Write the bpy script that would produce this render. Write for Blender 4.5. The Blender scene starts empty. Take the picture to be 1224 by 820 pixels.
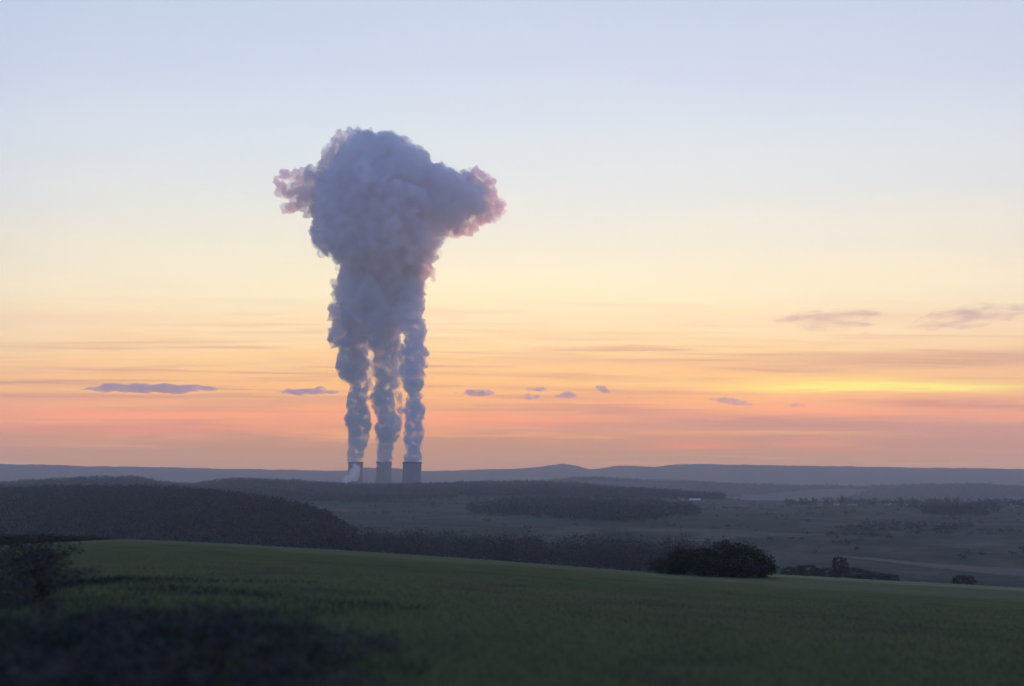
import bpy, bmesh, math, random
import numpy as np
from mathutils import Vector, Matrix, noise as mnoise
R = math.radians
rng = np.random.default_rng(7)
random.seed(7)
SC = bpy.context.scene
COL = SC.collection

# ------------------------------------------------------------------ camera
F = 1000.0            # focal length in pixels of the 1224 px wide photograph
PITCH = math.atan(152 / F)
SUN_AZ = 16.0         # degrees right of the camera axis (+y)
SUN_EL = -5.4
CZ = 140.0            # camera height above the lowest ground

def ray(px, py):
    """azimuth (rad, to the right of +y) and elevation (rad) of a direction"""
    x = (px - 612) / F; z = (410 - py) / F
    y2 = math.cos(PITCH) - z * math.sin(PITCH)
    z2 = math.sin(PITCH) + z * math.cos(PITCH)
    return math.atan2(x, y2), math.atan2(z2, math.hypot(x, y2))

def at(px, py, r):
    a, e = ray(px, py)
    return Vector((r * math.sin(a), r * math.cos(a), CZ + r * math.tan(e)))

def tag(o, label=None, cat=None, group=None, kind=None):
    if label: o['label'] = label
    if cat: o['category'] = cat
    if group: o['group'] = group
    if kind: o['kind'] = kind
    return o

def empty(name, loc, rz=0.0):
    o = bpy.data.objects.new(name, None); COL.objects.link(o)
    o.location = loc; o.rotation_euler = (0, 0, rz); o.empty_display_size = 1
    return o

def mesh_np(name, V, Fc, mat, parent=None, smooth=False, loc=None, mats=None, mi=None):
    V = np.asarray(V, dtype=np.float32).reshape(-1, 3)
    Fc = np.asarray(Fc, dtype=np.int32)
    n = Fc.shape[1]
    me = bpy.data.meshes.new(name)
    me.vertices.add(len(V)); me.vertices.foreach_set('co', V.ravel())
    me.loops.add(Fc.size); me.loops.foreach_set('vertex_index', Fc.ravel())
    me.polygons.add(len(Fc)); me.polygons.foreach_set('loop_start', np.arange(0, Fc.size, n, dtype=np.int32))
    me.polygons.foreach_set('loop_total', np.full(len(Fc), n, dtype=np.int32))
    for m in (mats or [mat]): me.materials.append(m)
    if mi is not None: me.polygons.foreach_set('material_index', np.asarray(mi, dtype=np.int32))
    if smooth: me.polygons.foreach_set('use_smooth', np.ones(len(Fc), dtype=bool))
    me.update(calc_edges=True); me.validate()
    o = bpy.data.objects.new(name, me); COL.objects.link(o)
    if parent: o.parent = parent
    if loc is not None: o.location = loc
    return o

def mesh_bm(name, bm, mat, parent=None, smooth=False, loc=None):
    me = bpy.data.meshes.new(name); bm.to_mesh(me); bm.free()
    me.materials.append(mat)
    if smooth:
        for p in me.polygons: p.use_smooth = True
    o = bpy.data.objects.new(name, me); COL.objects.link(o)
    if parent: o.parent = parent
    if loc is not None: o.location = loc
    return o

# ------------------------------------------------------------------ materials
def new_mat(name):
    m = bpy.data.materials.new(name); m.use_nodes = True
    nt = m.node_tree; nt.nodes.clear()
    return m, nt

class NB:
    """tiny node builder"""
    def __init__(s, nt): s.nt = nt
    def n(s, t, **k):
        x = s.nt.nodes.new(t)
        for a, b in k.items():
            if a.startswith('i_'):
                x.inputs[a[2:].replace('_', ' ')].default_value = b
            else: setattr(x, a, b)
        return x
    def l(s, a, b): s.nt.links.new(a, b)
    def put(s, inp, v):
        if isinstance(v, (int, float)): inp.default_value = v
        elif isinstance(v, (tuple, list)): inp.default_value = v
        else: s.l(v, inp)
    def m(s, op, a, b=0.0, c=None, clamp=False):
        x = s.nt.nodes.new('ShaderNodeMath'); x.operation = op; x.use_clamp = clamp
        s.put(x.inputs[0], a); s.put(x.inputs[1], b)
        if c is not None: s.put(x.inputs[2], c)
        return x.outputs[0]
    def mix(s, f, a, b, bt='MIX'):
        x = s.nt.nodes.new('ShaderNodeMix'); x.data_type = 'RGBA'; x.blend_type = bt
        s.put(x.inputs[0], f); s.put(x.inputs[6], a); s.put(x.inputs[7], b)
        return x.outputs[2]
    def ramp(s, f, stops, interp='LINEAR'):
        x = s.nt.nodes.new('ShaderNodeValToRGB'); cr = x.color_ramp; cr.interpolation = interp
        while len(cr.elements) < len(stops): cr.elements.new(0.5)
        for e, (p, c) in zip(cr.elements, stops):
            e.position = p; e.color = (*c, 1) if len(c) == 3 else c
        s.l(f, x.inputs[0]); return x.outputs[0]
    def noise(s, vec, scale, detail=5, rough=0.55, dist=0.0):
        x = s.nt.nodes.new('ShaderNodeTexNoise')
        x.inputs['Scale'].default_value = scale; x.inputs['Detail'].default_value = detail
        x.inputs['Roughness'].default_value = rough; x.inputs['Distortion'].default_value = dist
        if vec is not None: s.l(vec, x.inputs['Vector'])
        return x.outputs[0]

def lin(*c):
    return tuple(((v / 255 + 0.055) / 1.055) ** 2.4 if v > 10 else v / 255 / 12.92 for v in c)

def surf_mat(name, cols, scale, rough=0.9, detail=6, fine=None, bump=0.0, stretch=None, obj_rand=0.0, spec=0.1):
    """diffuse material: colour from world-space noise between the given colours"""
    m, nt = new_mat(name); b = NB(nt)
    out = b.n('ShaderNodeOutputMaterial'); p = b.n('ShaderNodeBsdfPrincipled')
    p.inputs['Roughness'].default_value = rough
    p.inputs['Specular IOR Level'].default_value = spec
    geo = b.n('ShaderNodeNewGeometry')
    vec = geo.outputs['Position']
    if stretch:
        mp = b.n('ShaderNodeMapping'); mp.inputs['Scale'].default_value = stretch
        b.l(vec, mp.inputs[0]); vec = mp.outputs[0]
    f = b.noise(vec, scale, detail)
    n = len(cols)
    c = b.ramp(f, [(0.3 + 0.4 * i / max(1, n - 1), col) for i, col in enumerate(cols)])
    if fine:
        f2 = b.noise(vec, fine, 3, 0.7)
        v = b.m('MULTIPLY_ADD', f2, 1.2, 0.4)
        mm = b.n('ShaderNodeVectorMath', operation='SCALE'); b.l(c, mm.inputs[0]); b.l(v, mm.inputs['Scale']); c = mm.outputs[0]
    if obj_rand:
        gi = geo.outputs['Random Per Island']
        v = b.m('MULTIPLY_ADD', gi, obj_rand, 1 - obj_rand / 2)
        mm = b.n('ShaderNodeVectorMath', operation='SCALE'); b.l(c, mm.inputs[0]); b.l(v, mm.inputs['Scale']); c = mm.outputs[0]
    b.l(c, p.inputs['Base Color'])
    if bump:
        bp = b.n('ShaderNodeBump'); bp.inputs['Strength'].default_value = bump; bp.inputs['Distance'].default_value = 0.2
        b.l(b.noise(vec, fine or scale * 5, 4), bp.inputs['Height']); b.l(bp.outputs[0], p.inputs['Normal'])
    b.l(p.outputs[0], out.inputs['Surface'])
    return m

# near field of grass with patches, darker rough ground and paler turf towards the crest
def field_material():
    m, nt = new_mat('field_grass'); b = NB(nt)
    out = b.n('ShaderNodeOutputMaterial'); p = b.n('ShaderNodeBsdfPrincipled')
    p.inputs['Roughness'].default_value = 0.95; p.inputs['Specular IOR Level'].default_value = 0.05
    geo = b.n('ShaderNodeNewGeometry'); vec = geo.outputs['Position']
    big = b.noise(vec, 0.035, 4, 0.5)
    mid = b.noise(vec, 0.16, 5, 0.6, 0.6)
    fin = b.noise(vec, 3.0, 5, 0.75)
    vfin = b.noise(vec, 14.0, 3, 0.7)
    c1 = b.ramp(big, [(0.35, (0.068, 0.090, 0.030)), (0.5, (0.082, 0.097, 0.035)), (0.65, (0.098, 0.101, 0.040))])
    c2 = b.mix(b.ramp(mid, [(0.5, (0, 0, 0)), (0.68, (0.75, 0.75, 0.75))]), c1, (0.045, 0.047, 0.028, 1))
    k = b.m('MULTIPLY_ADD', fin, 1.1, 0.45)
    k2 = b.m('MULTIPLY_ADD', vfin, 0.9, 0.55)
    k = b.m('MULTIPLY', k, k2)
    mm = b.n('ShaderNodeVectorMath', operation='SCALE'); b.l(c2, mm.inputs[0]); b.l(k, mm.inputs['Scale'])
    b.l(mm.outputs[0], p.inputs['Base Color'])
    bp = b.n('ShaderNodeBump'); bp.inputs['Strength'].default_value = 0.7; bp.inputs['Distance'].default_value = 0.15
    b.l(fin, bp.inputs['Height']); b.l(bp.outputs[0], p.inputs['Normal'])
    b.l(p.outputs[0], out.inputs['Surface'])
    return m

def valley_material():
    """patchwork of fields, meadows and scrub across the valley and the far slopes"""
    m, nt = new_mat('valley_land'); b = NB(nt)
    out = b.n('ShaderNodeOutputMaterial'); p = b.n('ShaderNodeBsdfPrincipled')
    p.inputs['Roughness'].default_value = 1.0; p.inputs['Specular IOR Level'].default_value = 0.02
    geo = b.n('ShaderNodeNewGeometry'); vec = geo.outputs['Position']
    wn = b.n('ShaderNodeTexNoise'); wn.inputs['Scale'].default_value = 0.004; wn.inputs['Detail'].default_value = 3; b.l(vec, wn.inputs[0])
    off = b.n('ShaderNodeVectorMath', operation='MULTIPLY_ADD'); b.l(wn.outputs['Color'], off.inputs[0]); off.inputs[1].default_value = (160, 160, 0); b.l(vec, off.inputs[2])
    vo = b.n('ShaderNodeTexVoronoi'); vo.inputs['Scale'].default_value = 0.0045; b.l(off.outputs[0], vo.inputs[0])
    sp = b.n('ShaderNodeSeparateColor'); b.l(vo.outputs['Color'], sp.inputs[0])
    c = b.ramp(sp.outputs[0], [(0.0, (0.060, 0.072, 0.042)), (0.2, (0.088, 0.084, 0.058)), (0.4, (0.070, 0.090, 0.046)), (0.6, (0.10, 0.088, 0.066)), (0.8, (0.080, 0.078, 0.056)), (0.95, (0.115, 0.108, 0.072))], 'CONSTANT')
    nz = b.noise(vec, 0.012, 6, 0.65)
    c = b.mix(b.ramp(nz, [(0.42, (0, 0, 0)), (0.56, (1, 1, 1))]), c, (0.050, 0.054, 0.038, 1))
    k = b.m('MULTIPLY_ADD', b.noise(vec, 0.09, 4, 0.7), 1.3, 0.35)
    mm = b.n('ShaderNodeVectorMath', operation='SCALE'); b.l(c, mm.inputs[0]); b.l(k, mm.inputs['Scale'])
    b.l(mm.outputs[0], p.inputs['Base Color']); b.l(p.outputs[0], out.inputs['Surface'])
    return m

M_FIELD = field_material()
M_VALLEY = valley_material()
M_WOOD = surf_mat('bare_wood_foliage', [(0.044, 0.044, 0.033), (0.066, 0.056, 0.044), (0.054, 0.060, 0.037)], 0.02, fine=0.4, obj_rand=0.8)
M_FAR = surf_mat('distant_forest', [(0.045, 0.050, 0.036), (0.070, 0.070, 0.052)], 0.004, fine=0.05, obj_rand=0.6)
M_LEAF = surf_mat('shrub_leaves', [(0.045, 0.050, 0.030), (0.068, 0.056, 0.038), (0.070, 0.074, 0.038)], 0.25, fine=2.0, obj_rand=0.9)
M_BRAMBLE = surf_mat('bramble_leaves', [(0.046, 0.068, 0.032), (0.066, 0.054, 0.044), (0.054, 0.050, 0.048), (0.046, 0.074, 0.030)], 0.5, fine=4.0, obj_rand=0.9)
M_BARK = surf_mat('bark', [(0.035, 0.028, 0.022), (0.07, 0.058, 0.045)], 3.0, fine=20.0)
M_GRASS = surf_mat('grass_blades', [(0.12, 0.138, 0.046), (0.148, 0.152, 0.054), (0.17, 0.150, 0.070)], 0.3, fine=3.0, obj_rand=0.7)
M_CONC = surf_mat('weathered_concrete', [(0.15, 0.147, 0.14), (0.21, 0.205, 0.195)], 0.02, fine=0.15, stretch=(1, 1, 0.25), spec=0.2)
M_CONC_D = surf_mat('stained_concrete_rim', [(0.05, 0.048, 0.048), (0.08, 0.077, 0.075)], 0.05, fine=0.3)
M_WALLP = surf_mat('pale_render', [(0.34, 0.32, 0.29), (0.42, 0.40, 0.37)], 0.4)
M_ROOF = surf_mat('roof_tiles', [(0.12, 0.06, 0.045), (0.20, 0.10, 0.07)], 1.0, fine=5.0)
M_ROOFP = surf_mat('pale_sheet_roof', [(0.60, 0.60, 0.62), (0.70, 0.70, 0.70)], 0.3)
M_GLASS = surf_mat('window_glass', [(0.02, 0.025, 0.03), (0.03, 0.035, 0.04)], 1.0, rough=0.15, spec=0.5)
M_TRACK = surf_mat('bare_earth', [(0.018, 0.015, 0.013), (0.030, 0.024, 0.020)], 0.5, fine=4.0)

M_MARGIN = surf_mat('dry_margin_grass', [(0.060, 0.088, 0.032), (0.072, 0.094, 0.036), (0.080, 0.092, 0.040)], 0.12, fine=2.5, bump=0.5)

M_FIELD2 = surf_mat('pale_green_field', [(0.10, 0.130, 0.055), (0.125, 0.150, 0.07), (0.138, 0.144, 0.078)], 0.05, fine=1.2, stretch=(0.25, 1, 1))

def water_material():
    m, nt = new_mat('river_water'); b = NB(nt)
    out = b.n('ShaderNodeOutputMaterial'); p = b.n('ShaderNodeBsdfPrincipled')
    p.inputs['Base Color'].default_value = (0.032, 0.035, 0.042, 1); p.inputs['Roughness'].default_value = 0.7; p.inputs['Specular IOR Level'].default_value = 0.12
    geo = b.n('ShaderNodeNewGeometry')
    bp = b.n('ShaderNodeBump'); bp.inputs['Strength'].default_value = 0.6; bp.inputs['Distance'].default_value = 0.4
    b.l(b.noise(geo.outputs['Position'], 0.25, 4), bp.inputs['Height']); b.l(bp.outputs[0], p.inputs['Normal'])
    b.l(p.outputs[0], out.inputs['Surface']); return m
M_WATER = water_material()

def volume_mat(name, color, dens, aniso=0.0, noise_scale=None, lo=0.35, hi=0.6, detail=4, zs=1.0):
    m, nt = new_mat(name); b = NB(nt)
    out = b.n('ShaderNodeOutputMaterial'); v = b.n('ShaderNodeVolumePrincipled')
    v.inputs['Color'].default_value = (*color, 1); v.inputs['Density'].default_value = dens
    v.inputs['Anisotropy'].default_value = aniso
    if noise_scale:
        geo = b.n('ShaderNodeNewGeometry')
        mp = b.n('ShaderNodeMapping'); mp.inputs['Scale'].default_value = (1, 1, zs); b.l(geo.outputs['Position'], mp.inputs[0])
        f = b.noise(mp.outputs[0], noise_scale, detail, 0.62)
        mr = b.n('ShaderNodeMapRange'); b.l(f, mr.inputs[0]); mr.inputs[1].default_value = lo; mr.inputs[2].default_value = hi
        mr.inputs[3].default_value = 0; mr.inputs[4].default_value = dens
        b.l(mr.outputs[0], v.inputs['Density'])
    b.l(v.outputs[0], out.inputs['Volume']); return m

# ------------------------------------------------------------------ terrain
def rows(pts):
    """(px, row) list -> azimuth array, elevation-tangent array"""
    A = [ray(x, y) for x, y in pts]
    return np.array([a for a, e in A]), np.array([math.tan(e) for a, e in A])

CREST = [(0, 650), (150, 644), (280, 650), (400, 657), (600, 671), (800, 688), (925, 695), (1080, 705), (1224, 713)]
MIDR = [(0, 582), (60, 577), (110, 574), (160, 574), (190, 580), (230, 583), (280, 576), (340, 578), (420, 582), (520, 581), (640, 579), (700, 583), (800, 591), (900, 599), (1000, 601), (1224, 602)]
SECR = [(0, 577), (500, 577), (640, 580), (690, 574), (720, 574), (800, 578), (950, 584), (1050, 585), (1150, 582), (1224, 586)]
FARR = [(-100, 553), (0, 555), (100, 557), (200, 559), (300, 561), (400, 563), (428, 562), (436, 559), (478, 560), (500, 563), (540, 563), (600, 560.5), (640, 559), (658, 556), (672, 554.5), (690, 557.5), (705, 561), (716, 560), (735, 557), (760, 557), (785, 558.5), (803, 556), (820, 554.5), (900, 556), (1000, 557.5), (1100, 559), (1224, 560.5), (1350, 562)]

def tab(px, vals):
    a = np.array([ray(x, 600)[0] for x in px]); return a, np.array(vals, float)
FLOOR = -66.0
def knots(az):
    """per azimuth: list of (r, z relative to the camera)"""
    def I(p): a, v = p; return np.interp(az, a, v)
    K = []
    K.append((0 * az + 0.0, 0 * az - 2.3))
    K.append((0 * az + 6.0, 0 * az - 2.5))
    r = 0 * az + 160.0
    K.append((r, r * I(rows(CREST))))
    r = 0 * az + 400.0
    K.append((r, I(tab([0, 800, 925, 1224], [-60, -60, -47.5, -47.5]))))
    K.append((0 * az + 520.0, 0 * az + FLOOR))
    # wooded hill on the left: its crest runs diagonally towards the camera
    hr = I(tab([0, 200, 320, 360, 390, 410, 430], [1300, 1060, 900, 830, 780, 750, 730]))
    hz = hr * I(rows([(0, 594), (100, 593), (200, 595), (270, 602), (320, 610), (360, 619), (390, 631), (410, 645), (424, 655)]))
    hz = np.where(az > ray(424, 600)[0], FLOOR, np.maximum(hz, FLOOR))
    K.append((hr, hz))
    K.append((hr + 350, I(tab([0, 424, 1224], [-62, FLOOR, FLOOR]))))
    mr = I(tab([0, 640, 900, 1224], [2800, 2800, 2000, 2000]))
    K.append((mr, mr * I(rows(MIDR))))
    K.append((0 * az + 3150.0, 0 * az - 132.0))
    K.append((I(tab([0, 500, 640, 1224], [4650, 4650, 3700, 3600])), 0 * az - 132.0))
    r = I(tab([0, 500, 640, 1224], [5300, 5300, 4500, 4300]))
    K.append((r, r * I(rows(SECR))))
    K.append((0 * az + 6000.0, 0 * az - 110.0))
    r = 0 * az + 7300.0
    K.append((r, r * I(rows(FARR))))
    K.append((0 * az + 8100.0, 0 * az - 60.0))
    K.append((0 * az + 8700.0, 0 * az - 139.0))
    return K

def terrain(az, r):
    az = np.asarray(az, float); r = np.asarray(r, float)
    az, r = np.broadcast_arrays(az, r)
    K = knots(az)
    z = np.array(K[0][1] + 0 * r)
    for i in range(len(K) - 1):
        r0, z0 = K[i]; r1, z1 = K[i + 1]
        t = np.clip((r - r0) / (r1 - r0), 0, 1)
        if i == 1:   # the near field: falls away gently, rounder towards its crest
            s = t
        elif i == 2:
            s = t * t * (3 - 2 * t) * 0.5 + t * 0.5
        else:
            s = t * t * (3 - 2 * t)
        z = np.where((r > r0), z0 + (z1 - z0) * s, z)
    return z + CZ

def lump(x, y, s, seed=0.0):
    """cheap smooth pseudo-noise"""
    return (np.sin(x / s + 1.3 * np.sin(y / s * 0.7 + seed) + seed) * np.cos(y / s * 1.13 - seed * 1.7 + 0.9 * np.sin(x / s * 0.61)))

def ground_z(x, y):
    x = np.asarray(x, float); y = np.asarray(y, float)
    r = np.hypot(x, y); az = np.arctan2(x, y)
    z = terrain(az, r)
    amp = np.clip((r - 20) / 100, 0, 1)
    z = z + amp * 0.18 * lump(x, y, 9.0, 1.0) * np.clip((200 - r) / 100, 0, 1)
    amp2 = np.clip((r - 900) / 1500, 0, 1)
    z = z + amp2 * (2.2 * lump(x, y, 130.0, 2.0) + 1.2 * lump(x, y, 47.0, 4.0))
    amp3 = np.clip((r - 4000) / 800, 0, 1) * np.clip((8100 - r) / 700, 0, 1)
    z = z + amp3 * (3.0 * lump(x, y, 61.0, 5.0) + 2.0 * lump(x, y, 23.0, 3.0))
    return np.maximum(z, 1.0)

azs = np.concatenate([np.linspace(-180, -38, 60)[:-1], np.linspace(-38, 38, 900), np.linspace(38, 180, 60)[1:]])
azs = np.radians(azs)
rs = np.concatenate([[1.0, 3.0], np.geomspace(5, 200, 90), np.geomspace(200, 700, 60)[1:], np.geomspace(700, 3300, 110)[1:], np.geomspace(3300, 6500, 80)[1:], np.linspace(6500, 8100, 60)[1:], np.linspace(8100, 8700, 6)[1:]])
AZ, RR = np.meshgrid(azs, rs)
X = RR * np.sin(AZ); Y = RR * np.cos(AZ); Z = ground_z(X, Y)
V = np.stack([X, Y, Z], -1).reshape(-1, 3)
nr, na = AZ.shape
i, j = np.meshgrid(np.arange(nr - 1), np.arange(na - 1), indexing='ij')
q = (i * na + j).ravel()
Fq = np.stack([q, q + 1, q + 1 + na, q + na], -1)[:, ::-1]
fr = RR[:-1, :-1].ravel()
# close the small hole under the camera
V = np.vstack([V, [[0, 0, CZ - 2.3]]])
g = mesh_np('ground', V, Fq, None, smooth=True, mats=[M_FIELD, M_VALLEY, M_FAR, M_MARGIN, M_FIELD2], mi=np.where(fr < 470, np.where(fr > 176, 4, np.where((fr > 118 + 6 * np.sin(AZ[:-1, :-1].ravel() * 11)) & (fr < 170), 3, 0)), np.where(fr < 3600, 1, 2)))
bm = bmesh.new(); bm.from_mesh(g.data); bm.verts.ensure_lookup_table()
c = bm.verts[len(V) - 1]
for k in range(na - 1):
    bm.faces.new((c, bm.verts[k + 1], bm.verts[k])).smooth = True
bmesh.ops.remove_doubles(bm, verts=bm.verts, dist=0.001)
bm.to_mesh(g.data); bm.free()
tag(g, 'rolling land with a dark grass field in front and a hazy valley beyond', kind='structure')

def zg(x, y): return float(ground_z(x, y))
def on_ground(px, r):
    a, _ = ray(px, 640); x = r * math.sin(a); y = r * math.cos(a)
    return Vector((x, y, zg(x, y)))

# river: a pale strip across the valley floor on the right, following its bed
def strip(name, pts, mat, label, dz=0.25, n=60):
    P = np.array(pts, float)      # px, r, half width
    t = np.linspace(0, 1, len(P)); tt = np.linspace(0, 1, n)
    px = np.interp(tt, t, P[:, 0]); r = np.interp(tt, t, P[:, 1]); w = np.interp(tt, t, P[:, 2])
    a = np.array([ray(x, 670)[0] for x in px])
    V = []
    for k in range(n):
        for s in (-1, -0.33, 0.33, 1):
            rr = r[k] + s * w[k] * (1 + 0.12 * math.sin(k * 1.7 + s * 3))
            x = rr * math.sin(a[k]); y = rr * math.cos(a[k]); V.append((x, y, zg(x, y) + dz))
    Fc = []
    for k in range(n - 1):
        for s in range(3):
            b0 = k * 4 + s; Fc.append((b0, b0 + 4, b0 + 5, b0 + 1))
    return tag(mesh_np(name, V, Fc, mat, smooth=True), label, kind='structure')
strip('river', [(985, 712, 3), (1020, 705, 9), (1060, 690, 12), (1100, 672, 15), (1170, 655, 22), (1224, 650, 26), (1400, 650, 30)], M_WATER, 'pale blue grey river reach crossing the valley floor at the right')
for (r0, r1, w) in ((285, 292, 2.8), (318, 330, 1.8)):
    strip('farm_track', [(930, r1 + 15, w * 0.5), (1010, r1, w), (1110, r0, w * 1.4), (1224, r0 - 6, w), (1400, r0 - 12, w)], M_TRACK, 'dark earth farm track crossing the lower field, %s of the two' % ('nearer' if r0 < 300 else 'farther'), dz=0.22)

# ------------------------------------------------------------------ woods
def crowns(P, H, Wd, nt, leaf, seed=0, lean=1.0):
    """leaf-clump triangles spread through many crowns: P (n,3) feet, H heights, Wd crown radii"""
    g_ = np.random.default_rng(seed); n = len(P)
    u = g_.normal(size=(n, nt, 3)); u /= np.linalg.norm(u, axis=2, keepdims=True)
    rad = g_.random((n, nt, 1)) ** 0.45
    c = u * rad
    # lobes: push points towards a few random directions per tree
    lob = g_.normal(size=(n, 1, 3)) * 0.18
    c = c + lob * (c[:, :, 2:3] > 0)
    c[:, :, 0:2] *= Wd[:, None, None]; c[:, :, 2] *= (H * 0.42)[:, None]
    c = c + P[:, None, :]; c[:, :, 2] += (H * 0.58)[:, None]
    s = leaf * (0.6 + 0.8 * g_.random((n, nt, 1, 1)))
    off = g_.normal(size=(n, nt, 3, 3)) * s
    V = (c[:, :, None, :] + off).reshape(-1, 3)
    return V, np.arange(len(V)).reshape(-1, 3)

def wood(name, n, sampler, hgt, rad, nt, leaf, mat, label, cat='wood', seed=1):
    x, y = sampler(n)
    z = ground_z(x, y) - 0.5
    g_ = np.random.default_rng(seed)
    H = hgt * (0.7 + 0.6 * g_.random(len(x))); W = rad * (0.7 + 0.6 * g_.random(len(x)))
    V, Fc = crowns(np.stack([x, y, z], -1), H, W, nt, leaf, seed)
    o = mesh_np(name, V, Fc, mat)
    return tag(o, label, cat, kind='stuff')

def pxr(px, r):
    a = np.arctan((px - 612) / F / math.cos(PITCH) * 1.0)
    return r * np.sin(a), r * np.cos(a)

def samp_hill(n):
    px = rng.uniform(-60, 428, n)
    hr = np.interp(px, [0, 200, 320, 360, 390, 410, 430], [1300, 1060, 900, 830, 780, 750, 730])
    r = hr + rng.uniform(-1, 0.08, n) * np.interp(px, [0, 200, 300, 380, 430], [760, 560, 380, 160, 40])
    return pxr(px, r)
wood('hill_wood', 13000, samp_hill, 13, 5.0, 42, 0.8, M_WOOD, 'dark bare wood covering the rounded hill at the left', seed=3)

def samp_mid(n):
    px = np.minimum(rng.uniform(-80, 860, n), rng.uniform(620, 900, n))
    mr = np.interp(px, [0, 640, 900], [2800, 2800, 2000])
    r = mr + rng.uniform(-1, 0.04, n) * np.interp(px, [0, 430, 700, 860], [1000, 1150, 800, 100])
    x, y = pxr(px, r)
    keep = (lump(x, y, 210.0, 6.0) + 0.6 * lump(x, y, 90, 2.5) > -0.75) | (r > mr - 160)
    return x[keep], y[keep]
wood('ridge_wood', 17000, samp_mid, 13, 6.5, 18, 1.6, M_WOOD, 'mauve grey wood along the middle ridge hiding the tower bases', seed=4)

def samp_patch(n):
    px = rng.uniform(550, 840, n); r = rng.uniform(1120, 1700, n)
    x, y = pxr(px, r); k = np.abs((px - 695) / 135) ** 2 + np.abs((r - 1400) / 270) ** 2 + 0.45 * lump(x, y, 55.0, 3.0) < 1 - 0.6 * rng.random(n) ** 2
    return x[k], y[k]
wood('slope_wood', 3400, samp_patch, 13, 6, 24, 1.3, M_WOOD, 'dark wood patch on the valley slope right of the cooling towers', seed=5)

def samp_belt(n):
    px = rng.uniform(415, 905, n)
    r = np.interp(px, [415, 560, 800, 900], [660, 600, 540, 490]) + rng.uniform(-40, 70, n)
    return pxr(px, r)
wood('tree_belt', 800, samp_belt, 19.0, 5.4, 130, 0.42, M_WOOD, 'dark belt of bare trees just beyond the grass field', seed=6)

def samp_floor(n):
    px = rng.uniform(400, 1260, n); r = rng.uniform(720, 2100, n)
    x, y = pxr(px, r)
    v1 = np.abs(lump(x, y, 70.0, 9.0) + 0.4 * lump(x, y, 31.0, 3.0)); v2 = lump(x, y, 160.0, 12.0)
    k = (v1 < 0.05) | (v2 > 0.88)
    return x[k], y[k]
wood('valley_hedges', 9000, samp_floor, 5, 3.4, 26, 0.6, M_WOOD, 'thin hedgerows and scrub scattered over the valley floor', 'hedge', seed=7)

def samp_village(n):
    px = np.concatenate([rng.uniform(930, 1230, n // 2), rng.normal(1125, 22, n - n // 2)])
    r = np.where(np.arange(n) < n // 2, rng.uniform(1800, 1990, n), rng.uniform(1400, 1750, n))
    return pxr(px, r)
wood('village_trees', 420, samp_village, 12, 5.5, 40, 1.0, M_WOOD, 'dark trees around the far village at the right', seed=8)

def samp_sec(n):
    px = rng.uniform(600, 1300, n); r = np.interp(px, [500, 640, 1224], [5300, 4500, 4300]) + rng.uniform(-600, 60, n)
    x, y = pxr(px, r); k = (lump(x, y, 300.0, 1.0) > -0.5) | (r > 4350)
    return x[k], y[k]
wood('far_wood', 9000, samp_sec, 15, 11, 9, 4.0, M_FAR, 'hazy wood on the second ridge at the right', seed=9)

# ------------------------------------------------------------------ single trees and shrubs
def tube(bm, p0, p1, r0, r1, n=6):
    d = (p1 - p0); L = d.length
    if L < 1e-6: return
    q = d.to_track_quat('Z', 'Y'); a = []; b = []
    for k in range(n):
        t = 2 * math.pi * k / n; v = Vector((math.cos(t), math.sin(t), 0))
        a.append(bm.verts.new(p0 + q @ (v * r0))); b.append(bm.verts.new(p1 + q @ (v * r1)))
    for k in range(n):
        bm.faces.new((a[k], a[(k + 1) % n], b[(k + 1) % n], b[k]))

def limbs(bm, p, d, L, r, depth, rnd, tips):
    q = p + d * L; tube(bm, p, q, r, r * 0.62, 6 if depth > 1 else 4); 
    if depth == 0: tips.append(q); return
    tips.append(q)
    for _ in range(rnd.randint(2, 3)):
        nd = (d + Vector((rnd.uniform(-.75, .75), rnd.uniform(-.75, .75), rnd.uniform(-.15, .55)))).normalized()
        limbs(bm, q, nd, L * rnd.uniform(0.55, 0.8), r * 0.58, depth - 1, rnd, tips)

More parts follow.
